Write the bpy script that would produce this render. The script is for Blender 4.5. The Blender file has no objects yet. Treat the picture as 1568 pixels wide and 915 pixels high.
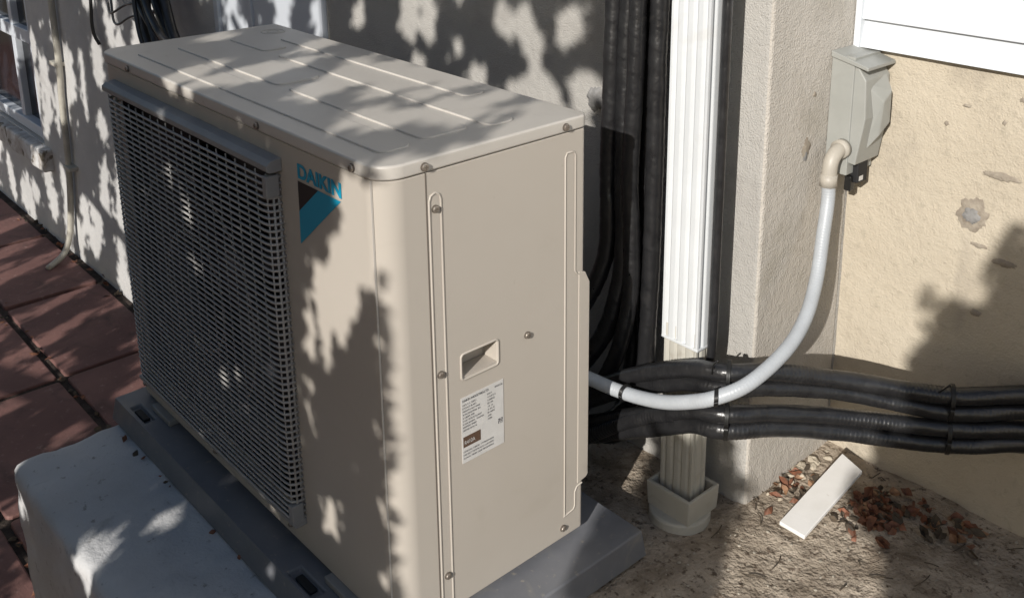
import bpy, bmesh, math, random
from mathutils import Vector, Matrix, noise
random.seed(7)
scene=bpy.context.scene
COL=bpy.context.collection
V=Vector
# ------------------------------------------------------------------ materials
def mat(name,c1,c2=None,scale=5,rough=.6,bump=0,bscale=200,bdist=.001,bump2=0,b2scale=20,b2dist=.003,metal=0,c3=None,c3scale=2,c3lo=.5,c3hi=.7,c4=None,c4scale=60,c4lo=.6,c4hi=.75,stretch=None,spec=.5,coat=0,detail=4):
    m=bpy.data.materials.new(name);m.use_nodes=True
    nt=m.node_tree;N=nt.nodes;L=nt.links
    b=N["Principled BSDF"]
    b.inputs["Roughness"].default_value=rough;b.inputs["Metallic"].default_value=metal
    b.inputs["Specular IOR Level"].default_value=spec
    b.inputs["Coat Weight"].default_value=coat
    tc=N.new("ShaderNodeTexCoord");co=tc.outputs["Object"]
    if stretch:
        mp=N.new("ShaderNodeMapping");mp.inputs["Scale"].default_value=stretch;L.new(co,mp.inputs[0]);sc=mp.outputs[0]
    else: sc=co
    def nz(s,d=detail,src=sc,dist=0):
        n=N.new("ShaderNodeTexNoise");n.inputs["Scale"].default_value=s;n.inputs["Detail"].default_value=d;n.inputs["Roughness"].default_value=.6
        n.inputs["Distortion"].default_value=dist
        L.new(src,n.inputs["Vector"]);return n.outputs["Fac"]
    def mix(f,a,bb):
        x=N.new("ShaderNodeMix");x.data_type='RGBA'
        L.new(f,x.inputs[0])
        for i,v in ((6,a),(7,bb)):
            if isinstance(v,tuple): x.inputs[i].default_value=(*v,1)
            else: L.new(v,x.inputs[i])
        return x.outputs[2]
    def ramp(f,lo,hi):
        r=N.new("ShaderNodeMapRange");r.inputs[1].default_value=lo;r.inputs[2].default_value=hi;L.new(f,r.inputs[0]);return r.outputs[0]
    if c2:
        n1=nz(scale)
        col=mix(ramp(n1,.35,.65),c1,c2)
        if c3: col=mix(ramp(nz(c3scale,6,co,.6),c3lo,c3hi),col,c3)
        if c4: col=mix(ramp(nz(c4scale,4,co),c4lo,c4hi),col,c4)
        L.new(col,b.inputs["Base Color"])
        rr=N.new("ShaderNodeMapRange");rr.inputs[3].default_value=max(.02,rough-.08);rr.inputs[4].default_value=min(1,rough+.1)
        L.new(n1,rr.inputs[0]);L.new(rr.outputs[0],b.inputs["Roughness"])
    else: b.inputs["Base Color"].default_value=(*c1,1)
    prev=None
    for st,s,d in ((bump2,b2scale,b2dist),(bump,bscale,bdist)):
        if st:
            bp=N.new("ShaderNodeBump");bp.inputs["Strength"].default_value=st;bp.inputs["Distance"].default_value=d
            L.new(nz(s,2),bp.inputs["Height"])
            if prev: L.new(prev,bp.inputs["Normal"])
            prev=bp.outputs[0]
    if prev: L.new(prev,b.inputs["Normal"])
    return m
M={}
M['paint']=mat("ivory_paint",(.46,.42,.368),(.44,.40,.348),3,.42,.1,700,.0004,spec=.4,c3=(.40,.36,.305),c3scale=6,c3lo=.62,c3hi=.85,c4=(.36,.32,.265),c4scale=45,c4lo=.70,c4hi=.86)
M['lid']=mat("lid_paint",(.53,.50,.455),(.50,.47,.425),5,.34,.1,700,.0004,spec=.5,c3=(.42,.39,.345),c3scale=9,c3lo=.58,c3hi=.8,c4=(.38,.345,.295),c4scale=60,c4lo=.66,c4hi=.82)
M['grille']=mat("grille_plastic",(.38,.37,.355),(.33,.32,.305),30,.5)
M['frame']=mat("grille_frame_plastic",(.27,.268,.265),(.24,.238,.235),20,.5,.1,600,.0003)
M['dark']=mat("dark_cavity",(.010,.010,.011),rough=.7)
M['fan']=mat("fan_plastic",(.03,.03,.034),rough=.5)
M['coil']=mat("coil_fins",(.07,.07,.07),(.04,.04,.04),60,.5,metal=.4,stretch=(8,1,.3))
M['screw']=mat("screw_metal",(.42,.38,.33),(.25,.21,.18),200,.35,metal=.7)
M['screwd']=mat("screw_washer",(.14,.12,.10),rough=.5)
M['cyan']=mat("logo_blue",(.004,.27,.43),rough=.4)
M['black']=mat("logo_black",(.012,.012,.014),rough=.4)
M['label']=mat("label_paper",(.60,.59,.57),(.55,.54,.52),40,.35)
M['ink']=mat("label_ink",(.06,.06,.07),rough=.5)
M['ink2']=mat("label_brown",(.10,.06,.04),rough=.5)
M['pad']=mat("pad_plastic",(.175,.18,.195),(.14,.145,.16),8,.5,.25,500,.0006,c3=(.22,.215,.20),c3scale=14,c3lo=.55,c3hi=.75,c4=(.27,.25,.22),c4scale=90,c4lo=.62,c4hi=.75)
M['block']=mat("worn_white_concrete",(.56,.56,.56),(.47,.47,.468),5,.85,.8,190,.0014,.6,34,.004,c3=(.32,.315,.305),c3scale=12,c3lo=.58,c3hi=.78,c4=(.30,.29,.275),c4scale=60,c4lo=.63,c4hi=.72,spec=.2)
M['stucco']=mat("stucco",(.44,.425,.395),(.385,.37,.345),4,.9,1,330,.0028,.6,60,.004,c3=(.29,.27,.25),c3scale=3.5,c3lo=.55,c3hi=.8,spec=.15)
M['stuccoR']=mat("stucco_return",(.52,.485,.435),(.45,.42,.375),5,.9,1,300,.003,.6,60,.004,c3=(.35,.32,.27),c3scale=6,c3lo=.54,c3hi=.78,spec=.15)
M['stuccoL']=mat("pale_stucco",(.50,.495,.485),(.42,.415,.405),3,.9,.8,300,.002,.5,30,.006,c3=(.30,.29,.28),c3scale=4,c3lo=.6,c3hi=.8,spec=.15)
M['found']=mat("foundation_concrete",(.50,.445,.355),(.45,.395,.31),4,.9,.8,300,.002,.8,70,.003,c3=(.34,.30,.245),c3scale=6,c3lo=.56,c3hi=.78,c4=(.40,.355,.28),c4scale=70,c4lo=.58,c4hi=.72,spec=.15)
M['stain']=mat("dark_patch",(.24,.205,.165),(.34,.30,.245),60,.9,.8,150,.002,spec=.1)
M['plug']=mat("grey_mortar",(.27,.265,.26),(.20,.195,.185),60,.9,.8,150,.002,spec=.1)
M['white']=mat("white_siding",(.64,.67,.70),(.61,.64,.67),3,.45,.15,300,.0004)
M['whitem']=mat("white_downspout",(.60,.62,.63),(.56,.58,.59),12,.42,.08,200,.0003,c3=(.50,.49,.47),c3scale=14,c3lo=.62,c3hi=.9)
M['cream']=mat("cream_plastic",(.47,.455,.405),(.42,.405,.355),10,.5,.08,200,.0003,c3=(.32,.285,.23),c3scale=26,c3lo=.58,c3hi=.8)
M['frameW']=mat("window_frame",(.50,.53,.57),rough=.5)
M['glass']=mat("window_glass",(.010,.013,.018),rough=.15,spec=.2)
M['chip']=mat("chipped_sill",(.55,.55,.54),(.34,.31,.28),18,.85,.8,90,.004,c3=(.14,.12,.09),c3scale=15,c3lo=.55,c3hi=.62)
M['hose']=mat("black_insulation",(.013,.013,.014),(.020,.020,.021),40,.30,.5,190,.0008,.5,40,.003,c3=(.045,.042,.038),c3scale=30,c3lo=.62,c3hi=.88,spec=.55)
M['tie']=mat("cable_tie",(.01,.01,.01),rough=.35)
M['conduit']=mat("grey_conduit",(.40,.425,.45),(.36,.38,.40),20,.42)
M['elbow']=mat("beige_fitting",(.42,.39,.335),(.38,.35,.30),30,.45)
M['ebox']=mat("box_enamel",(.315,.32,.30),(.29,.295,.275),20,.42,.1,500,.0003,c3=(.24,.24,.22),c3scale=12,c3lo=.6,c3hi=.8)
M['soil']=mat("soil",(.44,.375,.30),(.27,.225,.175),16,.95,1,150,.005,.9,30,.010,c3=(.17,.135,.10),c3scale=11,c3lo=.52,c3hi=.70,c4=(.13,.10,.075),c4scale=90,c4lo=.56,c4hi=.66,spec=.1)
M['earth']=mat("earth",(.22,.19,.15),(.15,.13,.10),3,.95,.8,60,.01,spec=.1)
M['grout']=mat("paver_joint",(.04,.032,.028),(.08,.065,.055),30,.95,.8,120,.004,spec=.1)
M['paver']=mat("terracotta_paver",(.21,.11,.095),(.15,.078,.07),3,.7,.5,130,.002,.4,9,.006,c3=(.095,.055,.05),c3scale=8,c3lo=.52,c3hi=.72,c4=(.27,.17,.15),c4scale=40,c4lo=.6,c4hi=.75,spec=.3)
M['leafdry']=mat("dry_leaf",(.24,.095,.05),(.12,.055,.033),60,.7)
M['leafdry2']=mat("dry_leaf_pale",(.34,.20,.11),(.22,.12,.07),60,.7)
M['twig']=mat("twig",(.10,.075,.05),(.05,.04,.03),60,.9)
M['leaf']=mat("green_leaf",(.05,.09,.03),rough=.6)
M['bark']=mat("bark",(.13,.10,.075),(.07,.055,.04),20,.9,.8,60,.01)
M['stone']=mat("pebbles",(.44,.40,.33),(.28,.25,.20),25,.9,.5,200,.002)
M['pipe']=mat("beige_pipe",(.44,.42,.36),(.37,.35,.30),20,.5)
M['board']=mat("white_trim_paint",(.82,.81,.79),(.76,.75,.72),18,.55,.2,200,.0005,c3=(.5,.45,.38),c3scale=40,c3lo=.62,c3hi=.75)
# ------------------------------------------------------------------ helpers
def empty(n,loc=(0,0,0)):
    o=bpy.data.objects.new(n,None);COL.objects.link(o);o.location=loc;o.empty_display_size=.1;return o
def addme(name,me,m,parent=None,smooth=False):
    o=bpy.data.objects.new(name,me);COL.objects.link(o)
    if m: me.materials.append(m)
    if parent: o.parent=parent
    if smooth:
        for p in me.polygons:p.use_smooth=True
    return o
def mk(name,vs,fs,m,parent=None,smooth=False):
    me=bpy.data.meshes.new(name);me.from_pydata([tuple(v) for v in vs],[],fs);me.update()
    return addme(name,me,m,parent,smooth)
def bmobj(name,bm,m,parent=None,smooth=False):
    bmesh.ops.recalc_face_normals(bm,faces=bm.faces)
    me=bpy.data.meshes.new(name);bm.to_mesh(me);bm.free();return addme(name,me,m,parent,smooth)
def bevel(o,w,seg=2,ang=30):
    b=o.modifiers.new("b","BEVEL");b.width=w;b.segments=seg;b.limit_method='ANGLE';b.angle_limit=math.radians(ang);return o
def autosm(o):
    for p in o.data.polygons:p.use_smooth=True
    w=o.modifiers.new("w","WEIGHTED_NORMAL");w.keep_sharp=True
    return o
def box(name,a,b,m,parent=None,bv=0,seg=2):
    x0,y0,z0=a;x1,y1,z1=b
    vs=[(x,y,z) for x in(x0,x1) for y in(y0,y1) for z in(z0,z1)]
    fs=[(0,1,3,2),(4,6,7,5),(0,4,5,1),(2,3,7,6),(0,2,6,4),(1,5,7,3)]
    o=mk(name,vs,fs,m,parent)
    if bv: bevel(o,bv,seg);autosm(o)
    return o
def prism(name,prof,axis,a,b,m,parent=None,smooth=False):
    def P(p,t):
        if axis==2:return (p[0],p[1],t)
        if axis==1:return (p[0],t,p[1])
        return (t,p[0],p[1])
    n=len(prof);vs=[P(p,a) for p in prof]+[P(p,b) for p in prof]
    bm=bmesh.new();bv=[bm.verts.new(v) for v in vs]
    for i in range(n): bm.faces.new((bv[i],bv[(i+1)%n],bv[n+(i+1)%n],bv[n+i]))
    bm.faces.new(bv[:n]);bm.faces.new(bv[n:])
    return bmobj(name,bm,m,parent,smooth)
def rrect(x0,y0,x1,y1,r,seg=8,rb=None):
    out=[];rb=r if rb is None else rb
    for cx,cy,a0,q in ((x1-rb,y1-rb,0,rb),(x0+rb,y1-rb,90,rb),(x0+r,y0+r,180,r),(x1-r,y0+r,270,r)):
        for i in range(seg+1):
            a=math.radians(a0+90*i/seg);out.append((cx+q*math.cos(a),cy+q*math.sin(a)))
    return out
def catmull(pts,step):
    P=[V(p) for p in pts];P=[P[0]*2-P[1]]+P+[P[-1]*2-P[-2]]
    dense=[]
    for i in range(1,len(P)-2):
        for k in range(40):
            t=k/40;a,b,c,d=P[i-1],P[i],P[i+1],P[i+2]
            dense.append(.5*((2*b)+(c-a)*t+(2*a-5*b+4*c-d)*t*t+(3*b-a-3*c+d)*t**3))
    dense.append(P[-2])
    out=[dense[0]];acc=0
    for a,b in zip(dense,dense[1:]):
        l=(b-a).length
        while acc+l>=step:
            t=(step-acc)/l;a=a.lerp(b,t);out.append(a.copy());l=(b-a).length;acc=0
        acc+=l
    out.append(dense[-1]);return out
def tubedata(path,rf,seg,vs,fs,twist=0,cap=True):
    T=(path[1]-path[0]).normalized();up=V((0,0,1)) if abs(T.z)<.9 else V((0,1,0))
    n=T.cross(up).normalized();base=len(vs);s=0
    for i,p in enumerate(path):
        t=(path[min(i+1,len(path)-1)]-path[max(i-1,0)]).normalized()
        n=(n-t*n.dot(t)).normalized();b=t.cross(n)
        if i: s+=(p-path[i-1]).length
        for k in range(seg):
            a=2*math.pi*k/seg;r=rf(s,a) if callable(rf) else rf
            vs.append(p+n*math.cos(a)*r+b*math.sin(a)*r)
    for i in range(len(path)-1):
        for k in range(seg):
            a=base+i*seg+k;b2=base+i*seg+(k+1)%seg
            fs.append((a,b2,b2+seg,a+seg))
    if cap:
        fs.append(tuple(base+k for k in range(seg))[::-1]);e=base+(len(path)-1)*seg;fs.append(tuple(e+k for k in range(seg)))
def tube(name,pts,r,m,parent=None,seg=14,step=.01,spline=True):
    vs=[];fs=[]
    path=catmull(pts,step) if spline else [V(p) for p in pts]
    tubedata(path,r,seg,vs,fs);return mk(name,vs,fs,m,parent,True)
def applymods(o):
    dg=bpy.context.evaluated_depsgraph_get();me=bpy.data.meshes.new_from_object(o.evaluated_get(dg));o.modifiers.clear();o.data=me
def cut(o,cutters):
    for c in cutters:
        b=o.modifiers.new("c","BOOLEAN");b.object=c;b.operation='DIFFERENCE';b.solver='EXACT'
    bpy.context.view_layer.update();applymods(o)
    for c in cutters: bpy.data.objects.remove(c)
def disc(name,c,axis,r,h,m,parent,seg=20,bv=0):
    prof=[(c[0 if axis!=0 else 1]+r*math.cos(2*math.pi*i/seg), c[1 if axis==2 else 2]+r*math.sin(2*math.pi*i/seg)) for i in range(seg)]
    o=prism(name,prof,axis,c[axis],c[axis]+h,m,parent)
    if bv: bevel(o,bv,2)
    return o
def text(body,m,name,parent,x0,z0,x1,z1,plane,at,bold=0):
    cu=bpy.data.curves.new(name,"FONT");cu.body=body;cu.extrude=0;cu.offset=bold
    o=bpy.data.objects.new(name,cu);COL.objects.link(o);bpy.context.view_layer.update()
    dg=bpy.context.evaluated_depsgraph_get();me=bpy.data.meshes.new_from_object(o.evaluated_get(dg));bpy.data.objects.remove(o)
    xs=[v.co.x for v in me.vertices];ys=[v.co.y for v in me.vertices]
    if not xs:return
    ax,bx,ay,by=min(xs),max(xs),min(ys),max(ys)
    for v in me.vertices:
        p=x0+(v.co.x-ax)/(bx-ax)*(x1-x0);q=z0+(v.co.y-ay)/(by-ay)*(z1-z0)
        v.co=(p,at,q) if plane=='y' else (at,p,q)
    me.materials.clear()
    return addme(name,me,m,parent)

# ------------------------------------------------------------------ AIR CONDITIONER
AC=empty("air_conditioner_unit")
X0,D,H=-.880,.343,.651
body=prism("casing",rrect(X0,0,0,D,.034,8,.007),2,0,H,M['paint'],AC)
c1=box("k1",(-.80,-.05,.068),(-.252,.27,.598),None)
c2=box("k2",(-.03,.114,.350),(.02,.174,.383),None)
cut(body,[c1,c2]);body.data.materials.clear();body.data.materials.append(M['paint'])
bevel(body,.002,2,50);autosm(body)
def liner():
    a=(-.799,.001,.069);b=(-.253,.268,.597)
    x0,y0,z0=a;x1,y1,z1=b
    vs=[(x,y,z) for x in(x0,x1) for y in(y0,y1) for z in(z0,z1)]
    fs=[(0,1,3,2),(4,6,7,5),(2,3,7,6),(0,2,6,4),(1,5,7,3)]
    mk("cavity_liner",vs,fs,M['dark'],AC)
liner()
cx,cz,R=-.526,.333,.245
bm=bmesh.new();n=64;inn=[];out=[];dep=[]
for i in range(n):
    a=2*math.pi*i/n;c,s=math.cos(a),math.sin(a)
    k=min(.272/abs(c) if abs(c)>1e-6 else 9,.263/abs(s) if abs(s)>1e-6 else 9)
    out.append(bm.verts.new((cx+k*c,.03,cz+k*s)));inn.append(bm.verts.new((cx+R*c,.03,cz+R*s)));dep.append(bm.verts.new((cx+(R-.012)*c,.075,cz+(R-.012)*s)))
for i in range(n):
    j=(i+1)%n
    bm.faces.new((out[i],out[j],inn[j],inn[i]));bm.faces.new((inn[i],inn[j],dep[j],dep[i]))
bmobj("fan_shroud",bm,M['fan'],AC,True)
disc("fan_hub",(cx,.05,cz),1,.055,.09,M['fan'],AC,32,.01)
for k in range(3):
    a0=k*2*math.pi/3+.4;vs=[];fs=[];nr,na=6,8
    for i in range(nr):
        for j in range(na):
            r=.05+(.228-.05)*i/(nr-1);a=a0+(j/(na-1))*(1.25+.25*i/(nr-1))
            vs.append((cx+r*math.cos(a),.06+.07*j/(na-1),cz+r*math.sin(a)))
    for i in range(nr-1):
        for j in range(na-1):
            q=i*na+j;fs.append((q,q+1,q+na+1,q+na))
    mk("fan_blade_%d"%(k+1),vs,fs,M['fan'],AC,True)
box("heat_exchanger",(-.79,.2,.075),(-.26,.262,.59),M['coil'],AC)
vs=[];fs=[]
rows=56
gx0,gx1,gz0,gz1=-.814,-.243,.062,.600
for i in range(rows):
    z=gz0+(gz1-gz0)*i/(rows-1)
    p=[(gx0,.001,z),(gx0+.001,-.012,z),(gx0+.006,-.019,z),(gx0+.016,-.021,z)]+[(gx0+.016+(gx1-gx0-.032)*k/6,-.0215-.002*math.sin(math.pi*k/6),z) for k in range(1,6)]+[(gx1-.016,-.021,z),(gx1-.006,-.019,z),(gx1-.001,-.012,z),(gx1,.001,z)]
    tubedata([V(q) for q in p],.0020,6,vs,fs)
mk("grille_rods",vs,fs,M['grille'],AC,True)
vs=[];fs=[]
nc=20
for i in range(nc):
    x=gx0+.006+(gx1-gx0-.012)*i/(nc-1)
    tubedata([V((x,-.0185,gz0-.006)),V((x,-.0185,gz1+.006))],.0012,5,vs,fs)
for x in(gx0+.001,gx1-.001):
    for y in(-.004,-.012): tubedata([V((x,y,gz0-.004)),V((x,y,gz1+.004))],.0018,5,vs,fs)
for rr in (.10,.20):
    pth=[V((cx+rr*math.cos(2*math.pi*k/48),-.0165,cz+rr*math.sin(2*math.pi*k/48))) for k in range(49)]
    tubedata(pth,.0014,5,vs,fs)
mk("grille_uprights",vs,fs,M['grille'],AC,True)
prof=[(-.000,.609),(-.019,.609),(-.0235,.612),(-.0235,.620),(-.016,.626),(0,.628)]
o=prism("grille_top_rail",prof,0,-.824,-.236,M['frame'],AC);bevel(o,.0012,2)
o=prism("grille_bottom_rail",[(0,.048),(-.018,.048),(-.022,.052),(-.022,.058),(0,.060)],0,-.818,-.241,M['frame'],AC);bevel(o,.0015,2)
for z in (.588,.072):
    box("grille_clip",(-.252,-.024,z-.016),(-.240,-.004,z+.016),M['frame'],AC,.002)
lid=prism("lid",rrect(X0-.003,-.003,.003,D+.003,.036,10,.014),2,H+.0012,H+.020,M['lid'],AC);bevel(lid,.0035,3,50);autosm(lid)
def ridge(name,pts,r,m,close=False,parent=AC):
    P=[V(p) for p in pts]
    if close:P=P+[P[0],P[1]]
    vs=[];fs=[];tubedata(P,r,8,vs,fs,cap=False);return mk(name,vs,fs,m,parent,True)
zt=H+.020
def strip(i,x0,y0,x1,y1):
    o=prism("lid_rib_%d"%i,rrect(x0,y0,x1,y1,min(.014,(y1-y0)*.45),6),2,zt-.002,zt+.0026,M['lid'],AC);bevel(o,.0016,2,50);autosm(o)
strip(1,-.80,.032,-.045,.082);strip(2,-.80,.104,-.43,.182);strip(3,-.405,.104,-.055,.182);strip(4,-.62,.204,-.042,.252);strip(5,-.80,.204,-.66,.252);strip(6,-.74,.274,-.18,.315)
for rr in(.022,.012):
    ridge("lid_emblem",[(-.81+rr*math.cos(2*math.pi*k/24),.302+rr*math.sin(2*math.pi*k/24),zt) for k in range(24)],.0013,M['lid'],True)
def screw(P,axis,sgn,r=.0048):
    c=list(P)
    o=disc("screw_washer",c,axis,r*1.18,sgn*.0012,M['screwd'],AC,18)
    c[axis]+=sgn*.001;o=disc("screw_head",c,axis,r,sgn*.0035,M['screw'],AC,16,.0012)
    a=(axis+1)%3;b=(axis+2)%3
    c0=list(P);c0[axis]+=sgn*.0043
    for q,(u,w) in enumerate(((a,b),(b,a))):
        lo=list(c0);hi=list(c0);lo[u]-=r*.6;hi[u]+=r*.6;lo[w]-=r*.13;hi[w]+=r*.13;lo[axis]-=.0004+q*.0001;hi[axis]+=.0004+q*.0001
        box("screw_slot",lo,hi,M['screwd'],AC)
for x in(-.746,-.293,-.054): screw((x,-.003,.6605),1,-1)
for y in(.062,.30): screw((.003,y,.6605),0,1)
for x in(-.85,-.55,-.293,-.06): screw((x,0,.018),1,-1,.004)
for y,z in((.229,.372),(.299,.018),(.0780,.601),(.0780,.371),(.079,.06)): screw((0,y,z),0,1,.0045)
box("side_seam",(-.002,.0645,.002),(.0006,.0660,H-.0005),M['screwd'],AC)
box("front_seam",(-.0215,-.0006,.002),(-.0205,.002,H-.0005),M['lid'],AC)
rp=[(0,.0695,.0),(0,.0695,.612),(0,.072,.619),(0,.0785,.622),(0,.085,.619),(0,.0875,.612),(0,.0875,0)]
ridge("side_channel",rp,.0015,M['paint'])
ridge("side_emboss",[(0,.303,.036),(0,.303,.615),(0,.306,.621),(0,.319,.621),(0,.3225,.615),(0,.3225,.44),(0,.327,.433),(0,.340,.429)],.0014,M['paint'])
ridge("side_emboss",[(0,.300,.036),(0,.322,.040),(0,.325,.046),(0,.325,.07),(0,.329,.077),(0,.340,.079)],.0014,M['paint'])
o=prism("valve_cover",[(.330,.082),(.349,.086),(.352,.09),(.352,.414),(.343,.432),(.330,.436)],0,-.06,.0012,M['paint'],AC);bevel(o,.001,2);autosm(o)
ridge("handle_rim",[(0.0003,p[0],p[1]) for p in rrect(.112,.348,.176,.386,.005,4)],.0016,M['paint'],True)
box("handle_lip",(-.028,.1145,.3505),(-.001,.1735,.3525),M['paint'],AC)
for k,(dx,dz) in enumerate(((0,0),(.0007,0),(.0007,.0005),(0,.0005),(.00035,.00025))):
    text("DAIKIN",M['cyan'],"logo_text",AC,-.1935+dx,.6100+dz,-.0875+dx,.6305+dz,'y',-.0006-.0001*k,.03)
mk("logo_black_part",[(-.195,-.0008,.606),(-.143,-.0008,.606),(-.196,-.0008,.563)],[(0,1,2)],M['black'],AC)
mk("logo_blue_part",[(-.143,-.0009,.606),(-.089,-.0009,.606),(-.198,-.0009,.515),(-.196,-.0009,.563)],[(0,3,2,1)],M['cyan'],AC)
box("rating_label",(.0001,.110,.222),(.0007,.184,.322),M['label'],AC)
rnd=random.Random(3)
text("DAIKIN INDUSTRIES,LTD.",M['ink'],"label_text",AC,.112,.3145,.158,.3185,'x',.0010,.01)
text("4MXS36",M['ink'],"label_text",AC,.168,.3145,.182,.3175,'x',.0010)
z=.309
while z>.268:
    a="".join(rnd.choice("ABCDEFHIKLMNOPRSTU  ") for _ in range(rnd.randint(10,22)))
    text(a,M['ink'],"label_text",AC,.112,z,.112+.0018*len(a),z+.0026,'x',.0010)
    b="".join(rnd.choice("0123456789./ VAHZ") for _ in range(rnd.randint(4,9)))
    text(b,M['ink'],"label_text",AC,.155,z,.155+.0016*len(b),z+.0026,'x',.0010)
    z-=.0048
box("label_block",(.0007,.112,.246),(.0010,.142,.262),M['ink2'],AC)
text("R410A",M['label'],"label_text",AC,.114,.250,.132,.256,'x',.0013)
for i in range(7):
    for j in range(7):
        if rnd.random()<.55: box("label_code",(.0007,.174+i*.0011,.256+j*.0011),(.0010,.175+i*.0011,.257+j*.0011),M['ink'],AC)
for k in range(3):
    a="".join(rnd.choice("ABCDEFHIKLMNOPRSTU  ") for _ in range(24))
    text(a,M['ink'],"label_text",AC,.112,.238-k*.005,.165,.2405-k*.005,'x',.0010)
for x in(-.76,-.14): box("foot",(x-.04,-.012,-.012),(x+.04,D+.012,-.0005),M['frame'],AC,.002)

# ------------------------------------------------------------------ PAD
PAD=empty("equipment_pad")
zb,zp=-.0595,-.0125
o=prism("pad_body",[(-.9,-.055),(.068,-.055),(.068,.42),(-.9,.42)],2,zb,zp,M['pad'],PAD)
for v in o.data.vertices:
    if v.co.z>-.03:
        v.co.x+= .008 if v.co.x<0 else -.006
        v.co.y+= .008 if v.co.y<0 else -.006
ks=[]
for x in(-.80,-.20):
    ks.append(box("k",(x-.035,-.04,-.020),(x+.035,-.02,.0),None))
cut(o,ks);o.data.materials.clear();o.data.materials.append(M['pad'])
bevel(o,.005,3,40);autosm(o)
for x in(-.80,-.20):
    box("pad_clip",(x-.022,-.037,-.0195),(x+.022,-.024,-.014),M['dark'],PAD,.002)

# ------------------------------------------------------------------ displaced slabs
def lump(name,a,b,m,parent=None,cuts=40,amp=.004,freq=14,bv=.02,chip=.01):
    x0,y0,z0=a;x1,y1,z1=b
    bm=bmesh.new();bmesh.ops.create_cube(bm,size=1)
    for v in bm.verts: v.co=V(((v.co.x+.5)*(x1-x0)+x0,(v.co.y+.5)*(y1-y0)+y0,(v.co.z+.5)*(z1-z0)+z0))
    bmesh.ops.bevel(bm,geom=bm.edges[:],offset=bv,segments=3,affect='EDGES',profile=.6)
    mx=max(x1-x0,y1-y0,z1-z0)/cuts
    for it in range(7):
        es=[e for e in bm.edges if e.calc_length()>mx*1.5]
        if not es:break
        bmesh.ops.subdivide_edges(bm,edges=es,cuts=1,use_grid_fill=True)
    bmesh.ops.triangulate(bm,faces=bm.faces)
    bm.normal_update()
    for v in bm.verts:
        p=v.co;n=noise.fractal(p*freq,1.0,2.0,4)*amp+min(0,noise.noise(p*freq*.7+V((3,1,2)))+.1)*chip
        v.co=p+v.normal*n
    return bmobj(name,bm,m,parent,True)
CB=lump("concrete_block",(-.885,-.245,-.72),(.45,.15,-.061),M['block'],None,110,.0035,18,.022,.008)

# ------------------------------------------------------------------ GROUNDS
mk("ground",[(-60,-60,-.72),(60,-60,-.72),(60,60,-.72),(-60,60,-.72)],[(0,1,2,3)],M['earth'])
PV=empty("patio_pavers")
mk("joint_bed",[(-8,-5,-.711),(6,-5,-.711),(6,.7,-.711),(-8,.7,-.711)],[(0,1,2,3)],M['grout'],PV)
bm=bmesh.new();rp_=random.Random(5)
tx,ty=.64,.36
for ix in range(-9,13):
    for iy in range(-13,2):
        x0=-2.31+ix*tx;y0=.24+iy*ty
        if y0>.62:continue
        y1=min(y0+ty,.633)
        g=.012;h=-.70+rp_.uniform(-.004,.003)
        if y1-y0<.04: continue
        r=rrect(x0+g,y0+g,x0+tx-g,y1-g,.012,2)
        tilt=(rp_.uniform(-.006,.006),rp_.uniform(-.006,.006))
        jj=[(px+rp_.uniform(-.002,.002),py+rp_.uniform(-.002,.002)) for px,py in r]
        top=[bm.verts.new((px,py,h+(px-x0)*tilt[0]+(py-y0)*tilt[1])) for px,py in jj]
        cxm=sum(p[0] for p in jj)/len(jj);cym=sum(p[1] for p in jj)/len(jj)
        low=[bm.verts.new((cxm+(px-cxm)*1.012,cym+(py-cym)*1.015,h-.03)) for px,py in jj]
        bm.faces.new(top)
        for k in range(len(top)):
            bm.faces.new((top[k],low[k],low[(k+1)%len(top)],top[(k+1)%len(top)]))
o=bmobj("paver_tiles",bm,M['paver'],PV);bevel(o,.004,2,40)
nx,ny=260,90;vs=[];fs=[]
xa,xb,ya,yb=-.86,3.4,-.235,.93
def soilz(x,y):
    if x<.46 and y<.16: return -.09
    z=-.066+noise.fractal(V((x*6,y*6,0)),1,2,5)*.006+noise.noise(V((x*45,y*45,3)))*.0026
    if y>.45: z+=.010*max(0,(y-.45)/.4)*(1 if x>.08 else 0)
    z+=.012*math.exp(-((x-.26)**2+(y-.77)**2)/.006)
    return min(z,-.058) if y<.43 and x<.09 else z
for j in range(ny+1):
    for i in range(nx+1):
        x=xa+(xb-xa)*i/nx;y=ya+(yb-ya)*j/ny;vs.append((x,y,soilz(x,y)))
for j in range(ny):
    for i in range(nx):
        a=j*(nx+1)+i;fs.append((a,a+1,a+nx+2,a+nx+1))
b0=len(vs)
for i in range(nx+1): vs.append((xa+(xb-xa)*i/nx,ya,-.72))
for i in range(nx): fs.append((i,b0+i,b0+i+1,i+1))
b1=len(vs)
for j in range(ny+1): vs.append((xa,ya+(yb-ya)*j/ny,-.72))
for j in range(ny): fs.append((j*(nx+1),(j+1)*(nx+1),b1+j+1,b1+j))
mk("soil_ground",vs,fs,M['soil'],None,True)
def rocks(name,n,fn,r0,r1,m,parent=None,seed=1):
    rr=random.Random(seed);bm=bmesh.new()
    for _ in range(n):
        x,y=fn(rr);r=r0+(r1-r0)*rr.random()**3
        mt=Matrix.Translation((x,y,soilz(x,y)+r*.25))@Matrix.Rotation(rr.uniform(0,6),4,'Z')@Matrix.Diagonal((r*rr.uniform(.7,1.4),r*rr.uniform(.6,1.1),r*rr.uniform(.4,.8),1))
        k=bmesh.ops.create_icosphere(bm,subdivisions=1 if r<.006 else 2,radius=1,matrix=mt)
        for v in k['verts']: v.co+=V((rr.uniform(-1,1),rr.uniform(-1,1),rr.uniform(-1,1)))*r*.14
    return bmobj(name,bm,m,parent)
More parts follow.
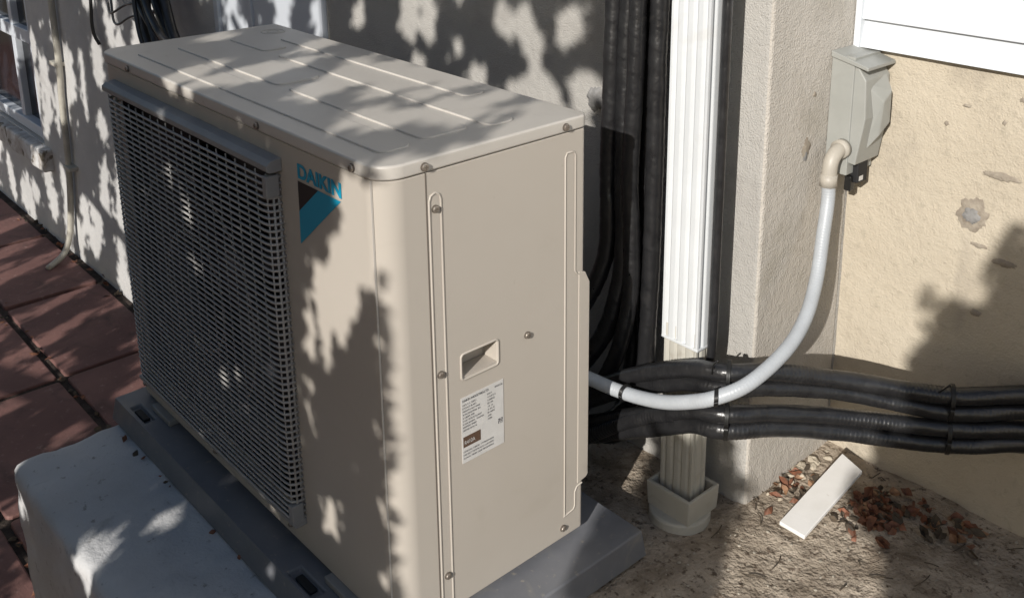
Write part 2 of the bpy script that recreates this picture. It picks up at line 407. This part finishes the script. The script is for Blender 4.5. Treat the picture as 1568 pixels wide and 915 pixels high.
rocks("gravel",1100,lambda r:(r.uniform(.07,1.0),r.uniform(.3,.88)),.0008,.0034,M['stone'],None,2)
rocks("stone_rubble",22,lambda r:(.10+abs(r.gauss(0,.02)),.70+r.uniform(-.05,.17)),.005,.014,M['found'],None,4)
def leaves(name,n,fn,size,ms,seed,zf,curl=.35,parent=None):
    rr=random.Random(seed);me=bpy.data.meshes.new(name);vs=[];fs=[];mi=[]
    for _ in range(n):
        x,y,z=fn(rr);s=size*rr.uniform(.5,1.3)
        rot=Matrix.Rotation(rr.uniform(0,6.28),3,'Z')@Matrix.Rotation(rr.gauss(0,zf),3,'X')@Matrix.Rotation(rr.gauss(0,zf),3,'Y')
        c=rr.uniform(-curl,curl)*s;w=rr.uniform(.28,.45)*s
        L=[(-.6*s,0,c),(-.3*s,w*.6,c*.7),(.0*s,w,c*1.2),(.3*s,w*.7,c*.9),(.6*s,0,c*.6),(.3*s,-w*.7,c*1.1),(.0,-w,c),(-.3*s,-w*.6,c*.8),(0,0,-c*.4)]
        b=len(vs)
        for p in L: vs.append(tuple(rot@V(p)+V((x,y,z))))
        k=rr.randrange(len(ms))
        for q in range(8): fs.append((b+q,b+(q+1)%8,b+8));mi.append(k)
    me.from_pydata(vs,[],fs)
    o=addme(name,me,None,parent)
    for m_ in ms: me.materials.append(m_)
    for p,k in zip(me.polygons,mi): p.material_index=k
    return o
def lf(r):
    while True:
        k=r.random()
        if k<.62: x,y=.262+r.gauss(0,.026),.768+r.gauss(0,.033)
        elif k<.72: x,y=.135+r.gauss(0,.015),.73+r.gauss(0,.03)
        elif k<.94: x,y=.35+r.gauss(0,.045),.825+r.gauss(0,.022)
        else: x,y=r.uniform(.1,.7),r.uniform(.5,.87)
        if y<.875 and x>.107 and not(.165<x<.228 and y<.84 and k<.95): break
    return x,y,soilz(x,y)+.002+abs(r.gauss(0,.005))
leaves("leaf_litter",230,lf,.018,[M['leafdry'],M['leafdry2'],M['leafdry'],M['twig']],11,.5,.5)
leaves("leaf_litter",140,lambda r:(r.uniform(-4,-1.2),r.choice([.60,.24,.60,-.12])+r.gauss(0,.015),-.697),.022,[M['leafdry'],M['twig']],13,.3)
leaves("leaf_litter",9,lambda r:(r.uniform(-.85,-.35),-.063+r.gauss(0,.004),-.056),.012,[M['twig'],M['leafdry']],15,.5)
TW=empty("twigs");rt=random.Random(9)
for k in range(30):
    x,y=(rt.uniform(.1,.6),rt.uniform(.5,.86));a=rt.uniform(0,3.14);l=rt.uniform(.01,.04)
    tube("twig_%d"%k,[(x,y,soilz(x,y)+.003),(x+l*.5*math.cos(a),y+l*.5*math.sin(a),soilz(x,y)+.006),(x+l*math.cos(a+.2),min(.88,y+l*math.sin(a+.2)),soilz(x,y)+.003)],.0009,M['twig'],TW,5,.008)
vs=[(.166,.825,-.022),(.218,.803,-.020),(.226,.618,-.046),(.176,.622,-.049)]
bm=bmesh.new();lo=[bm.verts.new(v) for v in vs];hi=[bm.verts.new(V(v)+V((0,0,.007))) for v in vs]
bm.faces.new(lo);bm.faces.new(hi)
for i in range(4): bm.faces.new((lo[i],lo[(i+1)%4],hi[(i+1)%4],hi[i]))
o=bmobj("trim_board",bm,M['board']);bevel(o,.0012,2)

# ------------------------------------------------------------------ HOUSE
HS=empty("stucco_house")
WY=.633
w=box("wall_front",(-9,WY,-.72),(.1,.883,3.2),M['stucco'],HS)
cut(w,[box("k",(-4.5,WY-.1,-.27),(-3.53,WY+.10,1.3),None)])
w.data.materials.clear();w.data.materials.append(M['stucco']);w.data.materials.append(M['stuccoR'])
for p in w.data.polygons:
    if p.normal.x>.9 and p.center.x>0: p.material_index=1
bevel(w,.006,3,40)
box("wall_side_return",(-9,.884,-.72),(.098,3,3.2),M['stucco'],HS)
box("pale_render",(-9,WY-.006,-.719),(-4.5,WY+.001,3.19),M['stuccoL'],HS)
box("pale_render",(-3.53,WY-.006,-.719),(-1.72,WY+.001,3.19),M['stuccoL'],HS)
box("pale_render",(-4.5,WY-.006,-.719),(-3.53,WY+.001,-.27),M['stuccoL'],HS)
box("door_panel",(-1.70,WY-.018,-.55),(-1.163,WY+.001,1.5),M['frameW'],HS,.004)
box("door_casing",(-1.72,WY-.03,-.6),(-1.695,WY,1.55),M['frameW'],HS,.003)
box("door_casing",(-1.53,WY-.026,-.6),(-1.505,WY,1.55),M['frameW'],HS,.003)
def gridwall(name,x0,x1,z0,z1,y,m,n,amp):
    vs=[];fs=[];nz=int(n*(z1-z0)/(x1-x0))+1
    for j in range(nz+1):
        for i in range(n+1):
            x=x0+(x1-x0)*i/n;z=z0+(z1-z0)*j/nz
            vs.append((x,y+noise.fractal(V((x*9,0,z*9)),1,2,4)*amp,z))
    for j in range(nz):
        for i in range(n): a=j*(n+1)+i;fs.append((a,a+1,a+n+2,a+n+1))
    return mk(name,vs,fs,m,HS,True)
gridwall("wall_foundation",.095,4,-.2,.72,.89,M['found'],260,.003)
box("wall_foundation_core",(.1,.9,-.7),(4,1.2,.70),M['found'],HS)
zz=.703;hts=[.047,.10,.10,.10]+[.1]*20
for k,h in enumerate(hts):
    vs=[(.104,.868,zz),(4,.868,zz),(4,.880,zz+h+.004),(.104,.880,zz+h+.004),(.104,.905,zz),(4,.905,zz),(4,.905,zz+h),(.104,.905,zz+h)]
    o=mk("siding_course_%d"%k,vs,[(0,1,2,3),(0,4,5,1),(0,3,7,4),(1,5,6,2),(3,2,6,7)],M['white'],HS);zz+=h
box("siding_corner_post",(.101,.862,.701),(.112,.906,3.2),M['white'],HS,.002)
def blob(name,c,axis,r,m,seed,h=.003,asp=1):
    rr=random.Random(seed);bm=bmesh.new();n=40;ring=[]
    a=(axis+1)%3;b=(axis+2)%3
    if axis==1:a,b=0,2
    cc=list(c);cc[axis]-=h if axis==1 else -h
    ce=bm.verts.new(cc);r1=[];r2=[]
    ph=rr.uniform(0,9)
    for k in range(n):
        t=2*math.pi*k/n;q=r*(1+.5*noise.noise(V((math.cos(t)*1.3+ph,math.sin(t)*1.3,seed)))+.3*noise.noise(V((math.cos(t)*5+ph,math.sin(t)*5,seed))))
        p=list(c);p[a]+=q*.7*math.cos(t)*asp;p[b]+=q*.7*math.sin(t);p[axis]-=(h if axis==1 else -h)*.9;r1.append(bm.verts.new(p))
        p=list(c);p[a]+=q*math.cos(t)*asp;p[b]+=q*math.sin(t);p[axis]-=.0 ;r2.append(bm.verts.new(p))
    for k in range(n):
        j=(k+1)%n;bm.faces.new((ce,r1[k],r1[j]));bm.faces.new((r1[k],r2[k],r2[j],r1[j]))
    return bmobj(name,bm,m,HS,True)
blob("mortar_plug",(.316,.889,.460),1,.015,M['plug'],3,.005)
blob("mortar_patch",(.316,.8895,.462),1,.025,M['stain'],8,.0022)
blob("wall_stain",(.1,.747,.551),0,.016,M['stain'],5,.0014,.7)
blob("wall_stain",(.1,.745,.540),0,.009,M['plug'],45,.0018,.7)
blob("wall_stain",(.1,.76,.64),0,.005,M['stain'],15,.0012)
blob("mortar_plug",(-.262,WY,.585),1,.021,M['plug'],6,.010)
for (x,z,r,s_,asp) in((.26,.60,.004,21,1),(.35,.62,.004,22,1),(.38,.66,.007,25,2),(.355,.535,.006,26,5),(.335,.415,.005,27,3),(.375,.398,.007,28,3),(.34,.30,.006,30,1.5),(.29,.635,.003,33,2)):
    blob("mortar_patch",(x,.8895,z),1,r,M['stain'],s_,.0022,asp)
box("window_glass",(-4.45,WY+.05,-.25),(-3.56,WY+.056,1.3),M['glass'],HS)
for a,b in(((-3.590,WY+.005,-.268),(-3.531,WY+.07,1.299)),((-4.499,WY+.01,-.268),(-4.45,WY+.07,1.299)),((-4.45,WY+.011,-.268),(-3.590,WY+.071,-.22)),((-4.45,WY+.02,.14),(-3.590,WY+.069,.20)),((-3.90,WY+.022,-.22),(-3.855,WY+.068,1.29))):
    box("window_frame",a,b,M['frameW'],HS,.004)
o=lump("window_sill",(-4.6,WY-.05,-.37),(-3.44,WY+.03,-.275),M['chip'],HS,50,.004,12,.012,.012)

# ------------------------------------------------------------------ DOWNSPOUT
DS=empty("downspout")
def dsprof(x0,x1,y0,y1,ribs,d):
    p=[]
    def side(ax,ay,bx,by,nxm,nym,rb):
        n=rb*12
        for i in range(n):
            t=i/n;ph=(t*rb)%1
            o_=d*max(0,math.cos(2*math.pi*(ph-.5)))**2 if abs(ph-.5)<.25 else 0
            p.append((ax+(bx-ax)*t+nxm*o_,ay+(by-ay)*t+nym*o_))
    side(x0,y0,x1,y0,0,1,ribs);side(x1,y0,x1,y1,-1,0,2);side(x1,y1,x0,y1,0,-1,ribs);side(x0,y1,x0,y0,1,0,2)
    return p
prism("upper_pipe",dsprof(-.004,.069,.525,.565,4,.0040),2,.262,3.0,M['whitem'],DS,True)
prism("lower_pipe",dsprof(.000,.066,.527,.563,4,.0032),2,-.04,.285,M['cream'],DS,True)
for nm in("upper_pipe","lower_pipe"):
    w_=bpy.data.objects[nm].modifiers.new("e","EDGE_SPLIT");w_.split_angle=math.radians(45)
box("pipe_collar",(-.0046,.5244,.258),(.0696,.5656,.2625),M['whitem'],DS,.001)
for z in (.9,): box("pipe_strap",(-.03,.566,z),(.095,.633,z+.03),M['whitem'],DS)
def taper(name,c,w0,d0,z0,w1,d1,z1,m,par):
    vs=[(c[0]+sx*w0/2,c[1]+sy*d0/2,z0) for sx,sy in((-1,-1),(1,-1),(1,1),(-1,1))]+[(c[0]+sx*w1/2,c[1]+sy*d1/2,z1) for sx,sy in((-1,-1),(1,-1),(1,1),(-1,1))]
    return mk(name,vs,[(0,3,2,1),(4,5,6,7),(0,1,5,4),(1,2,6,5),(2,3,7,6),(3,0,4,7)],m,par)
bc=(.034,.546)
o=taper("boot_socket",bc,.088,.076,-.050,.092,.080,-.004,M['cream'],DS)
cut(o,[box("k",(bc[0]-.040,bc[1]-.032,-.03),(bc[0]+.040,bc[1]+.032,.02),None)])
o.data.materials.clear();o.data.materials.append(M['cream']);bevel(o,.002,2)
disc("boot_hub",(bc[0],bc[1]-.006,-.085),2,.052,.037,M['cream'],DS,40,.004)
tube("downspout_shade_strip",[(.0775,.552,3.0),(.0775,.552,1.2),(.0775,.552,.7),(.0775,.552,.4),(.0775,.552,.28),(.075,.55,.22),(.06,.575,.12)],.0072,M['hose'],None,12,.02)  # added black tube, stands in for the shaded gap beside the downspout

# ------------------------------------------------------------------ HOSES
HB=empty("refrigerant_line_bundle")
def hose(i,pts,r,pitch=.0065,amp=.022,wrap=False,seed=0):
    def rf(s,a):
        ph=((s+a/(2*math.pi)*pitch)/pitch)%1
        n1=noise.noise(V((s*22+seed*7,math.cos(a)*1.2,math.sin(a)*1.2)));n2=noise.noise(V((s*110+seed*3,math.cos(a)*1.6,math.sin(a)*1.6)))
        if wrap: k=1+amp*(ph-.5)+.06*n1+.022*n2
        else:
            loc=max(0,min(1,.4+2*noise.noise(V((s*9+seed,3,seed)))))
            k=1+amp*loc*math.cos(2*math.pi*ph)+.09*n1+.025*n2
        return r*k
    vs=[];fs=[];tubedata(catmull(pts,.0016 if not wrap else .0024),rf,16,vs,fs)
    mk("hose_%d"%i,vs,fs,M['hose'],HB,True)
hose(1,[(-.158,.566,1.9),(-.158,.566,.95),(-.156,.560,.70),(-.157,.555,.50),(-.150,.55,.42),(-.155,.548,.34),(-.185,.53,.25),(-.235,.50,.17),(-.29,.47,.12),(-.36,.44,.10)],.0150,.034,.05,True,1)
hose(2,[(-.128,.572,1.9),(-.128,.572,.95),(-.130,.566,.70),(-.127,.560,.50),(-.118,.555,.40),(-.120,.548,.30),(-.150,.535,.19),(-.21,.50,.10),(-.28,.46,.06),(-.36,.44,.05)],.0158,.038,.05,True,2)
hose(3,[(-.102,.560,1.9),(-.102,.560,.95),(-.100,.556,.70),(-.104,.552,.50),(-.095,.55,.38),(-.095,.545,.27),(-.12,.53,.15),(-.17,.50,.06),(-.25,.47,.02),(-.34,.44,.01)],.0142,.030,.05,True,3)
hose(4,[(-.073,.580,1.9),(-.073,.580,.95),(-.072,.575,.70),(-.070,.572,.45),(-.074,.572,.25),(-.085,.57,.12),(-.13,.55,.04),(-.2,.52,.0),(-.3,.48,-.01)],.0150,.034,.05,True,4)
hose(5,[(-.14,.605,1.9),(-.14,.60,.6),(-.135,.60,.3),(-.13,.59,.1),(-.16,.56,-.01),(-.24,.52,-.02),(-.3,.48,-.03)],.0145,.036,.05,True,5)
hose(6,[(-.112,.606,1.9),(-.112,.60,.6),(-.108,.60,.3),(-.10,.59,.1),(-.13,.57,.0),(-.2,.54,-.02)],.0145,.036,.05,True,6)
A=[(-.30,.47,.03),(-.235,.485,.048),(-.165,.498,.092),(-.0625,.498,.168),(.02,.500,.216),(.0815,.500,.246),(.139,.507,.261),(.189,.575,.254),(.251,.660,.234),(.37,.765,.216),(.475,.835,.234),(.60,.850,.24),(.9,.856,.25),(1.6,.858,.26)]
def off(P,dz,dy=0,dx=0,jit=0,seed=0):
    r=random.Random(seed);out=[]
    for i,p in enumerate(P):
        d=dz[i] if isinstance(dz,list) else dz
        out.append((p[0]+dx+r.uniform(-jit,jit),p[1]+dy+r.uniform(-jit,jit),p[2]+d+r.uniform(-jit,jit)))
    return out
hose(7,A,.0138,.0065,.022,False,7)
hose(8,off(A,[-.012,-.012,-.018,-.022,-.026,-.026,-.026,-.026,-.024,-.027,-.029,-.028,-.028,-.028],.004,0,.002,2),.0138,.0065,.022,False,8)
Cz=[-.03,-.045,-.062,-.076,-.078,-.075,-.073,-.071,-.065,-.058,-.061,-.06,-.06,-.06]
hose(9,off(A,Cz,0,0,.002,3),.0138,.0062,.022,False,9)
hose(10,off(A,[c-.026 for c in Cz],.003,0,.002,4),.0142,.0068,.022,False,10)
hose(11,off(A,[c-.014 for c in Cz],.020,-.012,.001,5),.0122,.006,.022,False,11)
hose(12,off(A,-.012,.020,-.012,.001,6),.0122,.006,.022,False,12)
hose(13,[(-.34,.45,-.02),(-.25,.46,-.025),(-.185,.47,-.010),(-.13,.48,.03),(-.06,.492,.085),(.0,.497,.125),(.05,.50,.15)],.0125,.0065,.05,False,13)
def band(name,c,t,ry,rz,m,par):
    c=V(c);t=V(t).normalized();up=V((0,0,1));s=t.cross(up).normalized()
    pth=[c+s*ry*math.cos(2*math.pi*k/28)+up*rz*math.sin(2*math.pi*k/28) for k in range(29)]
    vs=[];fs=[]
    for w_ in(-.0022,-.0008,.0008,.0022): tubedata([p+t*w_ for p in pth],.0013,5,vs,fs)
    mk(name,vs,fs,m,par,True)
band("cable_tie_1",(.140,.512,.247),(1,.7,0),.022,.031,M['tie'],HB)
band("cable_tie_2",(.37,.768,.203),(1,.65,0),.020,.030,M['tie'],HB)
band("cable_tie_3",(.140,.513,.176),(1,.7,0),.021,.031,M['tie'],HB)
band("cable_tie_4",(.37,.770,.145),(1,.65,0),.020,.030,M['tie'],HB)
tube("tie_tail",[(.128,.487,.262),(.133,.482,.280),(.142,.482,.292)],.0014,M['tie'],HB,6,.004)
tube("tie_tail",[(.36,.745,.226),(.372,.738,.242),(.378,.738,.250)],.0014,M['tie'],HB,6,.004)
# ------------------------------------------------------------------ CONDUIT
CD=empty("flexible_conduit")
cp=[(.133,.766,.500),(.137,.762,.470),(.145,.742,.42),(.162,.703,.357),(.180,.648,.314),(.188,.585,.286),(.178,.512,.258),(.147,.474,.236),(.1045,.464,.2135),(.0556,.462,.192),(.002,.461,.1774),(-.042,.453,.1755),(-.076,.436,.185),(-.13,.40,.205),(-.17,.35,.21)]
tube("conduit_hose",cp,lambda s,a:.0112*(1+.012*math.cos(2*math.pi*s/.005)),M['conduit'],CD,18,.00125)
for c,t in(((.147,.474,.236),(1,.75,.5)),((-.020,.458,.176),(1,0,0))):
    band("conduit_tie",c,t,.0130,.0130,M['tie'],CD)
tube("conduit_nut",[(.133,.766,.492),(.133,.766,.512)],.0145,M['elbow'],CD,8,.02,False)
tube("elbow_fitting",[(.133,.766,.508),(.133,.767,.525),(.133,.772,.537),(.133,.785,.546),(.133,.803,.548)],.0125,M['elbow'],CD,16,.004)
tube("elbow_collar",[(.133,.790,.548),(.133,.8025,.548)],.0160,M['elbow'],CD,16,.02,False)
# ------------------------------------------------------------------ ELECTRICAL BOX
EB=empty("electrical_box")
bx0,bx1,by0,by1,bz0,bz1=.1005,.142,.803,.882,.502,.700
o=box("box_body",(bx0,by0,bz0),(bx1,by1,bz1),M['ebox'],EB,.002)
prof=[(bx1-.006,bz0+.022),(bx1+.012,bz0+.020),(bx1+.024,bz0+.10),(bx1+.020,bz1-.035),(bx1+.002,bz1-.010),(bx1-.006,bz1-.008)]
o=prism("box_cover",prof,1,by0+.003,by1-.002,M['ebox'],EB);bevel(o,.002,2)
bm=bmesh.new()
q=[(bx1+.016,by0+.014,.655),(bx1+.020,by1-.012,.668),(bx1+.021,by1-.006,.575),(bx1+.010,by0+.026,.535)]
q2=[(bx1+.038,by0+.034,.628),(bx1+.038,by1-.024,.645),(bx1+.036,by1-.018,.590),(bx1+.030,by0+.040,.568)]
a=[bm.verts.new(p) for p in q];b=[bm.verts.new(p) for p in q2];bm.faces.new(b)
for i in range(4): bm.faces.new((a[i],a[(i+1)%4],b[(i+1)%4],b[i]))
o=bmobj("cover_bulge",bm,M['ebox'],EB);bevel(o,.002,2)
o=prism("box_hood",[(bx0+.0005,bz1-.004),(bx1+.026,bz1-.018),(bx1+.026,bz1-.012),(bx0+.0005,bz1+.006)],1,by0-.004,by1+.002,M['ebox'],EB);bevel(o,.0012,2)
box("box_latch",(bx1-.006,by0+.02,bz0-.016),(bx1+.010,by0+.05,bz0+.024),M['dark'],EB,.002)
box("padlock",(bx1-.010,by0+.012,bz0-.030),(bx1+.002,by0+.026,bz0-.004),M['tie'],EB,.002)
box("lock_label",(bx1+.0101,by0+.024,bz0-.012),(bx1+.0105,by0+.036,bz0-.004),M['label'],EB)
disc("box_knockout",(bx1-.02,by0+.04,bz0-.006),2,.010,.008,M['elbow'],EB,18)
# ------------------------------------------------------------------ LEFT DETAILS
DP=empty("drain_pipe")
tube("drain_pipe_run",[(-3.13,WY-.025,2.5),(-3.13,WY-.025,.4),(-3.16,WY-.025,.0),(-3.19,WY-.025,-.3),(-3.24,WY-.028,-.52),(-3.25,WY-.04,-.60),(-3.24,WY-.07,-.66),(-3.22,WY-.12,-.685),(-3.20,WY-.15,-.688)],.0125,M['pipe'],DP,12,.02)
for z in(.15,-.28): box("pipe_clip",(-3.20,WY-.042,z-.008),(-3.13,WY-.004,z+.008),M['pipe'],DP,.002)
CB2=empty("hanging_cables");rc=random.Random(21)
for k in range(9):
    x=-1.98+rc.uniform(-.08,.12);y=WY-.05-rc.uniform(0,.1)
    tube("cable_%d"%k,[(x+rc.uniform(-.1,.1),WY-.02,1.3),(x+rc.uniform(-.1,.1),y,.85),(x-.03+rc.uniform(-.04,.04),y,.62),(x+.1+rc.uniform(-.05,.08),y-.03,.46+rc.uniform(-.04,.05)),(x+.2+rc.uniform(-.05,.12),y,.40+rc.uniform(-.05,.06)),(x+.34+rc.uniform(-.06,.1),WY-.02,.30)],rc.uniform(.006,.016),M['hose'],CB2,8,.02)
tube("cable_9",[(-2.72,WY-.02,1.3),(-2.71,WY-.02,.55),(-2.70,WY-.03,.36),(-2.68,WY-.02,.30)],.006,M['hose'],CB2,8,.02)
for k in range(7):
    x=-2.1+rc.uniform(-.12,.12);z=.56+rc.uniform(-.08,.1)
    tube("cable_%d"%(10+k),[(x+.15,WY-.06,z+.02),(x+.02,WY-.09,z-.01),(x-.10,WY-.10,z-.04+rc.uniform(-.03,.03)),(x-.2,WY-.07,z-.03+rc.uniform(-.05,.05))],.004,M['hose'],CB2,6,.02)

# ------------------------------------------------------------------ SUN + TREE + ADDED SHADE BLOCKER
el=math.radians(24);az=math.radians(24)
s=V((math.sin(az)*math.cos(el),-math.cos(az)*math.cos(el),math.sin(el)))
hr=random.Random(77);holes=[]
def H_(u,v,a,b,t=0): holes.append((u,v,a,b,math.cos(t),math.sin(t)))
H_(-.0,.60,.06,.060);H_(-.05,.605,.050,.050);H_(-.055,.555,.045,.06);H_(-.09,.51,.032,.055,.4);H_(-.12,.46,.032,.06,.2);H_(-.155,.43,.020,.085,.1);H_(-.19,.38,.014,.05)
H_(-.21,.25,.010,.045,-.1);H_(-.165,.10,.016,.035,-.2)
for _ in range(62): H_(hr.uniform(-1.05,.05),hr.uniform(.68,1.25),hr.uniform(.018,.045),hr.uniform(.02,.06),hr.uniform(-.6,.6))
for _ in range(200): H_(hr.uniform(-4.2,-.95),hr.uniform(-1.3,1.4),hr.uniform(.020,.055),hr.uniform(.05,.16),hr.uniform(-.5,.3))
for _ in range(6): H_(hr.uniform(-.82,-.3),hr.uniform(.1,.6),hr.uniform(.010,.017),hr.uniform(.018,.032),hr.uniform(-.5,.5))
for _ in range(16): H_(hr.uniform(-1.0,-.3),hr.uniform(-.5,-.1),hr.uniform(.02,.05),hr.uniform(.015,.04),hr.uniform(-.5,.5))
for _ in range(16): H_(hr.uniform(-.45,.08),hr.uniform(.70,.84),hr.uniform(.02,.045),hr.uniform(.015,.04),hr.uniform(-.6,.6))
def inhole(u,v):
    for a,b,ra,rb,c,s_ in holes:
        du,dv=u-a,v-b
        if abs(du)>.3 or abs(dv)>.3: continue
        x=(du*c+dv*s_)/ra;y=(-du*s_+dv*c)/rb
        if x*x+y*y<1:return True
    return False
def dens(u,v):
    if u<-.008:
        return 0 if inhole(u,v) else 1
    if u<.06 and v>.70: return 0 if inhole(u,v) else .6
    if .165<u<.385 and v<.30: return 1
    if .23<u<.355 and v<.36: return 1
    if u>.755+.015*math.sin(v*30) and v<.90: return 1
    if u>.645+.012*math.sin(v*40) and v<.745: return 1
    if u>.57+.02*math.sin(v*50) and .29<v<.44: return 1
    if u>.62+.03*math.sin(v*33) and v<.5: return 1
    return 0
def foliage(name,n,box_,seed,parent,big,ds=(1.9,2.4)):
    rr=random.Random(seed);vs=[];fs=[];c=0
    u0,u1,v0,v1=box_
    while c<n:
        u=rr.uniform(u0,u1);v=rr.uniform(v0,v1)
        if rr.random()>dens(u,v):continue
        c+=1
        m_=big*.55
        if all(dens(u+a,v+b)>0 for a,b in((m_,0),(-m_,0),(0,m_),(0,-m_))): sz=big*rr.uniform(.8,1.2)
        else: sz=min(big,.026)*rr.uniform(.7,1.1)
        P=V((u,0,v))+s*rr.uniform(*ds)
        nrm=(s+V((rr.gauss(0,.35),rr.gauss(0,.35),rr.gauss(0,.35)))).normalized()
        t=nrm.orthogonal().normalized();t=(Matrix.Rotation(rr.uniform(0,6.28),3,nrm)@t);b=nrm.cross(t)
        k=len(vs);w=sz*.5
        vs+= [P-t*sz*.5,P+b*w*.8-t*.1*sz+nrm*sz*.08,P+t*sz*.6,P-b*w*.8-t*.1*sz+nrm*sz*.08]
        fs+= [(k,k+1,k+2),(k,k+2,k+3)]
    return mk(name,vs,fs,M['leaf'],parent)
TR=empty("shade_tree")  # unseen tree; crown leaves laid out along the sun to cast the dapple
foliage("crown",30000,(-4.3,-.9,-1.35,1.6),1,TR,.055)
foliage("crown_inner",16000,(-.9,.06,-.9,1.5),2,TR,.040)
def limb(name,pts,r0,r1,par):
    pth=catmull(pts,.05);Lg=len(pth)*.05
    vs=[];fs=[];tubedata(pth,lambda q,a:(r0+(r1-r0)*min(1,q/Lg))*(1+.08*math.sin(3*a+q*9)),10,vs,fs);mk(name,vs,fs,M['bark'],par,True)
tb=V((.25,-2.15,-.75))
limb("trunk",[tb,tb+V((.02,0,.8)),tb+V((-.03,-.02,1.4)),tb+V((-.1,0,2.2)),tb+V((-.15,.02,2.9))],.10,.04,TR)
for k,e in enumerate([(-3.2,.2,1.9),(-2.2,.1,2.6),(-1.4,.2,1.0),(-2.9,.1,.9),(-.7,.1,2.6),(-3.0,.2,2.9)]):
    limb("limb_%d"%(k+1),[tb+V((0,0,1.0+.1*k)),tb+V((e[0]*.3,e[1]*.3,1.0+.1*k+(e[2]-1)*.45)),tb+V(e)],.045,.012,TR)
SH=empty("shade_blocker")  # leaves and stems added out of view to cast the lower right shadows
foliage("shade_blocker_leaves",16000,(.06,1.4,-1.3,.93),3,SH,.05)
for k in range(6):
    limb("shade_blocker_stem_%d"%k,[(1.75,-2.0,-.75),(1.6+.09*k,-2.0,.1),(1.6+.14*k,-1.95,1.2)],.03,.01,SH)

sun=bpy.data.lights.new("sun","SUN");sun.energy=5.0;sun.angle=math.radians(.45);sun.color=(1,.955,.895)
so=bpy.data.objects.new("sun",sun);COL.objects.link(so);so.rotation_euler=(-s).to_track_quat('-Z','Y').to_euler()
w=bpy.data.worlds.new("World");scene.world=w;w.use_nodes=True
nt=w.node_tree;sky=nt.nodes.new("ShaderNodeTexSky");sky.sky_type='NISHITA';sky.sun_disc=False;sky.sun_elevation=el;sky.sun_rotation=math.radians(156);sky.dust_density=1.2
nt.links.new(sky.outputs[0],nt.nodes["Background"].inputs[0]);nt.nodes["Background"].inputs[1].default_value=.092
# ------------------------------------------------------------------ CAMERA
yaw,pitch,roll=.8225,.2708,-.0027
f=V((-math.sin(yaw)*math.cos(pitch),math.cos(yaw)*math.cos(pitch),-math.sin(pitch)))
r=V((math.cos(yaw),math.sin(yaw),0));u=r.cross(f)
r2=r*math.cos(roll)+u*math.sin(roll);u2=u*math.cos(roll)-r*math.sin(roll)
cd=bpy.data.cameras.new("camera");cam=bpy.data.objects.new("camera",cd);COL.objects.link(cam)
mw=Matrix((r2,u2,-f)).transposed().to_4x4();mw.translation=(.9572,-.6238,1.0677);cam.matrix_world=mw
cd.sensor_width=36;cd.lens=36*1558.9/1568;cd.shift_x=-50.6/1568;cd.shift_y=-304.4/1568;cd.clip_start=.02;cd.clip_end=300
scene.camera=cam
scene.view_settings.view_transform='Standard';scene.view_settings.look='None';scene.view_settings.exposure=0
